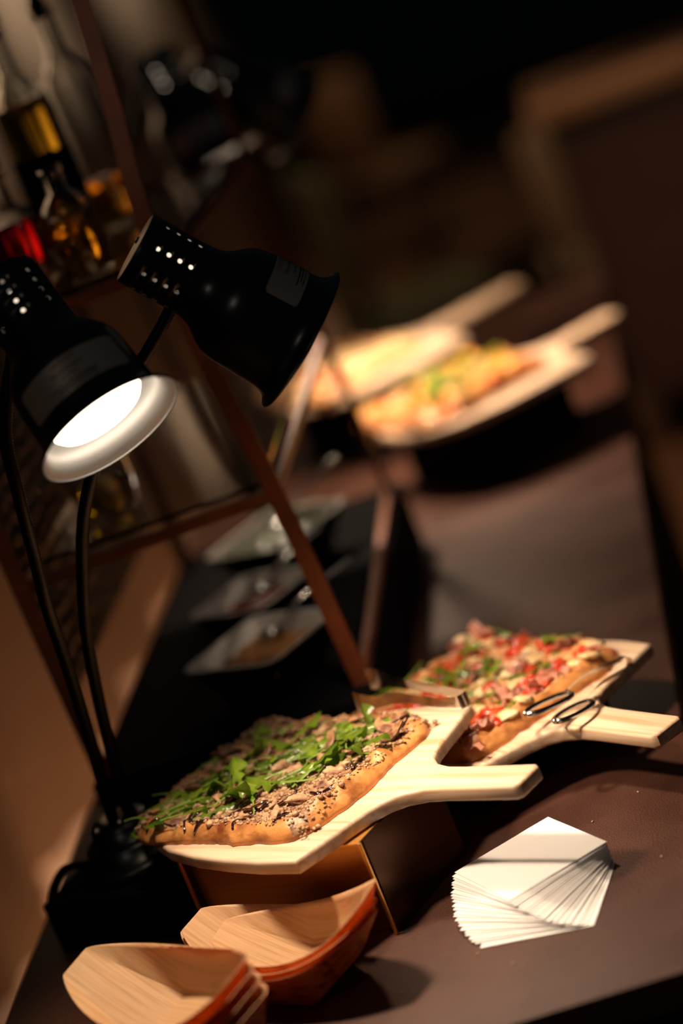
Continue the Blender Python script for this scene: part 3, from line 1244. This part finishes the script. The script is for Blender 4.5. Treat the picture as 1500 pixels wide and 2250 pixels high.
def sticker(parent, mid, span, z0, z1, lines, flip):
    r = .0624
    bm_ = bmesh.new()
    n_ = 24
    prev_ = None
    for i in range(n_ + 1):
        q = i / n_
        a = mid - span / 2 + span * q
        cut = .0025 if i in (0, n_) else 0
        rad_ = [(.0612 + (z - .135) * .04 + .0006) for z in (z0 + cut, z1 - cut)]
        p = [bm_.verts.new((rad_[0] * math.cos(a), rad_[0] * math.sin(a), z0 + cut)),
             bm_.verts.new((rad_[1] * math.cos(a), rad_[1] * math.sin(a), z1 - cut))]
        if prev_:
            bm_.faces.new((prev_[0], p[0], p[1], prev_[1]))
        prev_ = p
    st = obj('warning_sticker', bm_, M_STICK, parent)
    st['label'] = 'silver warning sticker with red and black print'
    for (txt, size, z, m_) in lines:
        text_on_cyl(txt, size, mid, z, r + .0002, m_, st, flip=flip)
    bm_ = bmesh.new()                                     # fine print too small to read
    for k, (z, a0, a1) in enumerate(((.1500, -.40, .42), (.1530, -.40, .30), (.1560, -.40, .36))):
        pr = None
        for i in range(9):
            a = mid + (a0 + (a1 - a0) * i / 8)
            p = [bm_.verts.new((r * 1.005 * math.cos(a), r * 1.005 * math.sin(a), zz)) for zz in (z, z + .0013)]
            if pr:
                bm_.faces.new((pr[0], p[0], p[1], pr[1]))
            pr = p
    obj('fine_print', bm_, M_PRINTK, st, False)
    return st


def lamp_head(parent, rim_c, direction, roll, stick_mid=0, stick_span=R(100), flip=1, lines=True, power=1.0):
    """shade with its local +Z along the light direction; rim_c is the centre of the opening"""
    d = Vector(direction).normalized()
    q = d.to_track_quat('Z', 'Y') @ Quaternion((0, 0, 1), roll)
    o_ = bpy.data.objects.new('lamp_shade', SHADE)
    COL.objects.link(o_)
    o_.parent = parent
    o_.rotation_mode = 'QUATERNION'
    o_.rotation_quaternion = q
    o_.location = Vector(rim_c) - d * .186 - parent.location
    sd2 = o_.modifiers.new('thick', 'SOLIDIFY')
    sd2.thickness = .0011
    sd2.offset = -1
    sd2.material_offset = 1
    sd2.material_offset_rim = 0
    b_ = bpy.data.objects.new('bulb', BULB)
    COL.objects.link(b_)
    b_.parent = o_
    b_['label'] = 'glowing white reflector bulb'
    ld = bpy.data.lights.new('bulb_beam', 'SPOT')
    ld.energy = LAMP_BEAM * power
    ld.color = (1, .76, .54)
    ld.spot_size = R(136)
    ld.spot_blend = .55
    ld.shadow_soft_size = .032
    lo_ = bpy.data.objects.new('bulb_beam', ld)
    COL.objects.link(lo_)
    lo_.parent = o_
    lo_.location = (0, 0, .176)
    lo_.rotation_euler = (math.pi, 0, 0)
    if lines:
        v_ = q.inverted() @ (CAM - Vector(rim_c))
        stick_mid += math.atan2(v_.y, v_.x)                # given relative to the side that faces the room
        L_ = [('CAUTION', .0062, .131, M_PRINTR), ('Do not immerse', .0052, .139, M_PRINTK),
              ('in a fluid', .0052, .146, M_PRINTK)]
        sticker(o_, stick_mid, stick_span, .1245, .160, L_, flip)
    sc = obj('screw', bm_lathe([(0, -.0022), (.003, -.0018), (.0042, 0)], 12), M_CHROME, o_, loc=(.012, .006, 0))
    return o_


def gooseneck(parent, pts):
    pts = [Vector(p) - parent.location for p in pts]
    pts = resample(catmull(pts, 14), .0017)
    o_ = obj('gooseneck', bm_tube(pts, lambda t, i: .0066 + .00038 * (1 if i % 2 else -1), 14), M_GOOSE, parent)
    return o_


def lamp_base(parent, z0):
    obj('base', bm_lathe([(.0, 0), (.060, 0), (.0615, .003), (.0615, .010), (.058, .014), (.049, .016), (.047, .030), (.043, .034),
                          (.036, .036), (.034, .050), (.030, .055), (.018, .058), (0, .058)], 48), M_BLACK, parent)
    sw = obj('switch', bm_box((-.012, -.046, .0245), (.010, .006, .008), .001), M_BLACKM, parent)
    for dx, dy, z in ((-.020, -.024, .0575), (.006, -.022, .0585)):
        obj('screw', bm_lathe([(.0034, 0), (.003, .003), (0, .0036)], 12), M_CHROME, parent, loc=(dx, dy, z - .003))
    return sw


LB = Vector((-.772, 2.374, .0602))
hl = thing('heat_lamp', 'black twin gooseneck heat lamp standing on the black block by the mushroom flatbread', 'lamp', LB)
lamp_base(hl, .09)
D1 = Vector((.339, -.469, -.814))
D2 = Vector((.617, .097, -.781))
RC1 = Vector((-.551, 2.145, .566))
RC2 = Vector((-.383, 2.322, .549))
lamp_head(hl, RC1, D1, 0, R(0), R(110), power=1.6)
lamp_head(hl, RC2, D2, 0, R(-68), R(90), power=1.1)
gooseneck(hl, [(-.615, 2.222, .668), (-.640, 2.235, .640), (-.672, 2.233, .578), (-.686, 2.240, .519), (-.703, 2.259, .448), (-.717, 2.272, .387),
               (-.732, 2.301, .312), (-.755, 2.336, .205), (-.776, 2.366, .116)])
gooseneck(hl, [(-.478, 2.302, .640), (-.492, 2.304, .622), (-.534, 2.300, .588), (-.576, 2.302, .56), (-.615, 2.305, .513), (-.652, 2.314, .462),
               (-.679, 2.327, .411), (-.707, 2.334, .339), (-.730, 2.350, .259), (-.745, 2.363, .192), (-.760, 2.378, .116)])
cord = [Vector((-.822, 2.378, .072)), Vector((-.855, 2.380, .074)), Vector((-.878, 2.372, .050)), Vector((-.882, 2.362, .02)), Vector((-.884, 2.37, .006)),
        Vector((-.892, 2.42, .0048)), Vector((-.905, 2.49, .0048))]
obj('power_cord', bm_tube([p - LB for p in catmull(cord, 8)], .0045, 8), M_BLACKM, hl)

FB = Vector((-.72, 3.50, 0))
hf = thing('heat_lamp', 'black twin gooseneck heat lamp behind the copper bar shelf', 'lamp', FB)
lamp_base(hf, 0)
D3 = Vector((.20, -.16, -.95)).normalized()
D4 = Vector((.62, .25, -.74)).normalized()
RC3 = Vector((-.615, 3.60, .600))
RC4 = Vector((-.502, 3.783, .600))
lamp_head(hf, RC3, D3, .4, 0, R(90), power=1.6)
lamp_head(hf, RC4, D4, 0, R(-60), R(90), power=2.3)
gooseneck(hf, [RC4 - D4 * .14 - Vector((.02, .03, .02)), (-.570, 3.60, .615), (-.62, 3.53, .57), (-.668, 3.484, .523), (-.705, 3.47, .40), (-.725, 3.48, .22), (-.72, 3.497, .054)])
gooseneck(hf, [RC3 - D3 * .15 - Vector((.036, 0, 0)), (-.70, 3.57, .70), (-.76, 3.54, .60), (-.775, 3.52, .40), (-.75, 3.505, .2), (-.73, 3.502, .054)])

# ================================================================== COPPER BAR SHELF
SX0, SX1, SY0, SY1, SZ = -.822, -.507, 2.560, 3.300, .10
ds = thing('display_shelf', 'tall open copper bar shelf on the black platform', 'shelf', ((SX0 + SX1) / 2, (SY0 + SY1) / 2, SZ))
O = ds.location


def sbar(p, q, wx=.020, wy=.008, name='bar'):
    return obj(name, bar_between(Vector(p) - O, Vector(q) - O, wx, wy), M_COPPER, ds, False)


def bent_post(pts, wx=.020, wy=.008):
    pts = [Vector(p) - O for p in pts]
    pts = catmull(pts, 8)
    bm_ = bmesh.new()
    prev_ = None
    for i, p in enumerate(pts):
        q = [bm_.verts.new(p + Vector((sx * wx / 2, sy * wy / 2, 0))) for sx, sy in ((-1, -1), (1, -1), (1, 1), (-1, 1))]
        if prev_:
            for k in range(4):
                bm_.faces.new((prev_[k], prev_[(k + 1) % 4], q[(k + 1) % 4], q[k]))
        else:
            bm_.faces.new(list(reversed(q)))
        prev_ = q
    bm_.faces.new(prev_)
    return obj('post', bm_, M_COPPER, ds, False)


H = 1.02
bent_post([(SX1 + .002, 2.572, SZ), (-.514, 2.570, .343), (-.533, 2.585, .521), (-.540, 2.604, .68), (-.530, 2.629, .805), (-.524, 2.655, .92), (-.522, 2.67, H)])
sbar((SX1, SY1, SZ), (-.528, SY1, H), name='post')
sbar((SX0, 2.545, SZ), (SX0 - .006, 2.56, H), name='post')
sbar((SX0, SY1, SZ), (SX0, SY1, H), name='post')
for z in (.345, .625):
    sbar((SX0, 2.556, z), (-.516 if z < .5 else -.538, 2.574 if z < .5 else 2.595, z), .008, .013, 'rung')
    sbar((SX0, SY1, z), (SX1 - .01, SY1, z), .008, .013, 'rung')
    sbar((-.514 if z < .5 else -.538, 2.58, z), (SX1 - .01, SY1, z), .008, .013, 'side_rail')
    sbar((SX0, 2.556, z), (SX0, SY1, z), .008, .013, 'side_rail')
    g = obj('glass_shelf', bm_box(Vector(((SX0 + SX1) / 2 - .01, (SY0 + SY1) / 2 + .02, z + .0085)) - O, (.285, .70, .005), .001, 1), M_GLASS, ds, False)
sbar((SX1 + .004, 2.575, SZ + .005), (SX1, SY1, SZ + .005), .012, .016, 'side_rail')
sbar((SX0, SY1, H - .02), (-.526, SY1, H - .02), .008, .013, 'rung')
sbar((SX0, 2.56, H - .02), (-.526, 2.665, H - .02), .008, .013, 'rung')

# dotted screen on the shelf's left side
mt, nt, b = new_mat('dotted_screen')
N, Lk = nt.nodes, nt.links
tc = N.new('ShaderNodeTexCoord')
vo = N.new('ShaderNodeTexVoronoi')
vo.inputs['Scale'].default_value = 46
vo.inputs['Randomness'].default_value = .35
Lk.new(tc.outputs['Object'], vo.inputs['Vector'])
rp = N.new('ShaderNodeValToRGB')
rp.color_ramp.elements[0].position = .34
rp.color_ramp.elements[1].position = .44
rp.color_ramp.elements[0].color = (.02, .014, .01, 1)
rp.color_ramp.elements[1].color = (.36, .25, .175, 1)
Lk.new(vo.outputs['Distance'], rp.inputs[0])
Lk.new(rp.outputs[0], b.inputs['Base Color'])
b.inputs['Roughness'].default_value = .6
trb = N.new('ShaderNodeBsdfTransparent')
tlb = N.new('ShaderNodeBsdfTranslucent')
Lk.new(rp.outputs[0], tlb.inputs[0])
mx1 = N.new('ShaderNodeMixShader')
mx1.inputs[0].default_value = .6
Lk.new(b.outputs[0], mx1.inputs[1])
Lk.new(tlb.outputs[0], mx1.inputs[2])
mx2 = N.new('ShaderNodeMixShader')
mrr = N.new('ShaderNodeMapRange')
mrr.inputs[1].default_value = .34
mrr.inputs[2].default_value = .44
mrr.inputs[3].default_value = .0
mrr.inputs[4].default_value = .60
Lk.new(vo.outputs['Distance'], mrr.inputs[0])
Lk.new(mrr.outputs[0], mx2.inputs[0])
Lk.new(mx1.outputs[0], mx2.inputs[1])
Lk.new(trb.outputs[0], mx2.inputs[2])
Lk.new(mx2.outputs[0], N['Material Output'].inputs[0])
M_DOT = mt
obj('dotted_screen', bm_box(Vector((SX0 - .012, 2.93, .40)) - O, (.004, .68, .42), .001, 1), M_DOT, ds, False)

# ================================================================== BOTTLES AND GLASSES ON THE SHELF
ZS = .625 + .0115


def bottle(name, label, loc, prof, fill_to, liq, cap_prof, cap_mat, square=0, seg=32, group=None):
    t = thing(name, label, 'bottle', loc)
    n_ = seg
    bm_ = bm_lathe(prof, n_)
    if square:
        for v in bm_.verts:
            r = math.hypot(v.co.x, v.co.y)
            if r > square:
                a = math.atan2(v.co.y, v.co.x)
                k = 1 / ((abs(math.cos(a)) ** 6 + abs(math.sin(a)) ** 6) ** (1 / 6))
                v.co.x *= k * .92
                v.co.y *= k * .92
    sd2 = obj('glass_body', bm_, M_GLASS, t)
    md = sd2.modifiers.new('thick', 'SOLIDIFY')
    md.thickness = .0022
    md.offset = -1
    inner = [(0, .004)]
    for (r, z) in prof:
        if r > .004 and .002 < z < fill_to:
            inner.append((r - .0012, max(z, .004)))
    rl = inner[-1][0]
    inner += [(rl, fill_to), (0, fill_to)]
    bm_ = bm_lathe(inner, n_)
    if square:
        for v in bm_.verts:
            r = math.hypot(v.co.x, v.co.y)
            if r > square - .003:
                a = math.atan2(v.co.y, v.co.x)
                k = 1 / ((abs(math.cos(a)) ** 6 + abs(math.sin(a)) ** 6) ** (1 / 6))
                v.co.x *= k * .92
                v.co.y *= k * .92
    bmesh.ops.recalc_face_normals(bm_, faces=bm_.faces)
    obj('liquid', bm_, liq, t)
    obj('stopper', bm_lathe(cap_prof, 24), cap_mat, t)
    return t


RED = liquid('red_syrup', (.50, .004, .006))
AMB = liquid('amber_oil', (.85, .36, .02))
OLI = liquid('olive_oil', (.45, .25, .015))
SQ = [(0, 0), (.030, 0), (.034, .003), (.034, .070), (.031, .080), (.018, .090), (.013, .097), (.013, .125), (.016, .126), (.016, .133), (.012, .134)]
CAPS = [(0, .128), (.010, .128), (.010, .136), (.016, .138), (.016, .160), (.013, .163), (0, .163)]
bottle('glass_bottle', 'square glass bottle of dark red syrup with black stopper', (-.722, 2.760, ZS), SQ, .075, RED, CAPS, M_BLACKM, .015)
bottle('glass_bottle', 'second square bottle of bright red syrup by the left shelf post', (-.796, 2.735, ZS), SQ, .070, RED, CAPS, M_BLACKM, .015)
LONG = [(0, 0), (.032, 0), (.036, .004), (.036, .175), (.033, .195), (.020, .215), (.014, .228), (.0135, .270), (.016, .272), (.016, .280), (.013, .281)]
LCAP = [(0, .27), (.010, .27), (.010, .283), (.017, .284), (.017, .312), (.015, .315), (0, .315)]
ol = bottle('oil_bottle', 'tall glass bottle of golden oil with black cap and label', (-.690, 2.905, ZS), LONG, .19, OLI, LCAP, M_BLACKM)
obj('label_band', bm_lathe([(.0364, .060), (.0366, .061), (.0366, .125), (.0364, .126)], 32), M_BLACKM, ol)
bottle('oil_bottle', 'short glass bottle of amber oil between the red syrup and the shelf post', (-.634, 2.675, ZS),
       [(0, 0), (.026, 0), (.029, .003), (.029, .075), (.026, .085), (.013, .098), (.012, .12), (.014, .121), (.014, .126), (.011, .127)], .07, AMB,
       [(0, .12), (.009, .12), (.009, .128), (.013, .129), (.013, .142), (0, .143)], M_BLACKM, 0)
bottle('glass_bottle', 'clear glass bottle with a dark pourer at the back of the top shelf', (-.650, 3.02, ZS), LONG, .06, AMB,
       [(0, .27), (.010, .27), (.010, .283), (.013, .284), (.006, .30), (.005, .335), (0, .336)], M_BLACKM)
gl = thing('glass_jar', 'clear glass jar with a little olive oil on the lower glass shelf', 'jar', (-.735, 2.72, .345 + .0115))
go = obj('glass_body', bm_lathe([(0, 0), (.034, 0), (.038, .004), (.041, .09), (.036, .105), (.036, .115), (.039, .118)], 32), M_GLASS, gl)
md = go.modifiers.new('thick', 'SOLIDIFY')
md.thickness = .0025
md.offset = -1
obj('oil', bm_lathe([(0, .005), (.034, .005), (.0365, .040), (0, .040)], 32), OLI, gl)
obj('lid', bm_lathe([(.037, .116), (.041, .117), (.041, .128), (.038, .131), (0, .132)], 32), M_BRASS, gl)


# ================================================================== DISHES WITH TOPPINGS
def dish(label, loc, rz, sx, sy, food_mat, h=.058):
    t = thing('serving_dish', label, 'dish', loc, rz)
    bm_ = bmesh.new()
    prof = [(.55, 0), (.62, .002), (.98, h - .002), (1.0, h), (.93, h), (.90, h - .004), (.62, .008), (.0, .008)]
    rings = []
    n_ = 40
    for (k, z) in prof:
        rg = []
        for i in range(n_):
            a = 2 * math.pi * i / n_
            q = 1 / ((abs(math.cos(a)) ** 9 + abs(math.sin(a)) ** 9) ** (1 / 9))
            rg.append(bm_.verts.new((max(k, .02) * sx / 2 * q * math.cos(a), max(k, .02) * sy / 2 * q * math.sin(a), z)))
        rings.append(rg)
    for a, b2 in zip(rings, rings[1:]):
        for i in range(n_):
            j = (i + 1) % n_
            bm_.faces.new((a[i], a[j], b2[j], b2[i]))
    bm_.faces.ensure_lookup_table()
    for f in bm_.faces[:2 * n_]:
        f.material_index = 1  # outer walls blackened to stand for shade on a white dish
    bm_.faces.new(list(reversed(rings[0])))
    bm_.faces.new(rings[-1])
    bmesh.ops.recalc_face_normals(bm_, faces=bm_.faces)
    auto_smooth(obj('bowl', bm_, [M_CERAM, M_BLACK], t), 40)
    bm_ = bmesh.new()
    n2 = 28
    vv = [[None] * (n2 + 1) for _ in range(n2 + 1)]
    for i in range(n2 + 1):
        for j in range(n2 + 1):
            u, v = i / n2 * 2 - 1, j / n2 * 2 - 1
            x, y = u * sx / 2 * .80, v * sy / 2 * .80
            e = max(abs(u), abs(v))
            z = h * .64 + .012 * (1 - e ** 2) + .005 * noise.noise(Vector((x * 70, y * 70, rz)))
            vv[i][j] = bm_.verts.new((x, y, z))
    for i in range(n2):
        for j in range(n2):
            bm_.faces.new((vv[i][j], vv[i + 1][j], vv[i + 1][j + 1], vv[i][j + 1]))
    f_ = obj('filling', bm_, food_mat, t)
    f_['kind'] = 'stuff'
    return t


def spoon(label, p0, p1):
    p0, p1 = Vector(p0), Vector(p1)
    t = thing('serving_spoon', label, 'spoon', p0)
    d = p1 - p0
    pts = catmull([Vector((0, 0, 0)), d * .3 + Vector((0, 0, .008)), d * .7 + Vector((0, 0, .004)), d], 8)
    obj('handle', bm_tube(pts, lambda q, i: .0022 + .0022 * q, 8), M_CHROME, t)
    b_ = make_blob(3, .021, .014, .006, .05, M_CHROME, 'spoon_bowl', 3)
    o_ = place(b_, 'spoon_bowl', t, -d.x * .1, -d.y * .1, -.002, (0, .25, math.atan2(d.y, d.x)))
    return t


M_FLAKE = mat('orange_flakes', (.62, .27, .08), (.40, .15, .05), .6, scale=(50, 50, 50), bump=.6, bscale=(150, 150, 150))
M_SALSA = mat('dark_red_sauce', (.16, .012, .012), (.26, .03, .02), .25, scale=(50, 50, 50))
M_GREENS = mat('dark_greens', (.02, .045, .012), (.05, .09, .02), .35, scale=(60, 60, 60), bump=.8, bscale=(150, 150, 150))
dish('square white dish, shade-blackened outside, holding orange chilli flakes on the black platform', (-.618, 2.672, .1005), R(58), .150, .150, M_FLAKE)
dish('square white dish, shade-blackened outside, holding dark red sauce on the black platform', (-.652, 2.875, .1005), R(58), .130, .130, M_SALSA)
dish('square white dish, shade-blackened outside, holding dark greens at the back end of platform', (-.645, 3.125, .1005), R(58), .165, .150, M_GREENS)
spoon('steel spoon leaning in the dish of chilli flakes', (-.595, 2.70, .158), (-.500, 2.78, .185))
spoon('steel spoon leaning in the dish of red sauce', (-.632, 2.90, .155), (-.555, 2.965, .185))
spoon('steel spoon leaning in the dish of greens', (-.63, 3.15, .16), (-.545, 3.22, .20))

# crumbs fallen on the table
rng = random.Random(4)
cm = make_blob(1, .0016, .0012, .0009, .4, M_CRUMB, 'crumb', 1)
for (x, y) in [(-.395, 2.03), (-.275, 2.235), (-.225, 2.27), (-.318, 2.262), (-.47, 2.0), (-.36, 1.99), (-.21, 2.11)]:
    o = bpy.data.objects.new('bread_crumb', cm)
    COL.objects.link(o)
    o.location = (x, y, .0009)
    o.rotation_euler = (0, 0, rng.random() * 6)
    tag(o, 'tiny bread crumb lying on the dark table top', 'crumb', 'crumbs on the table')
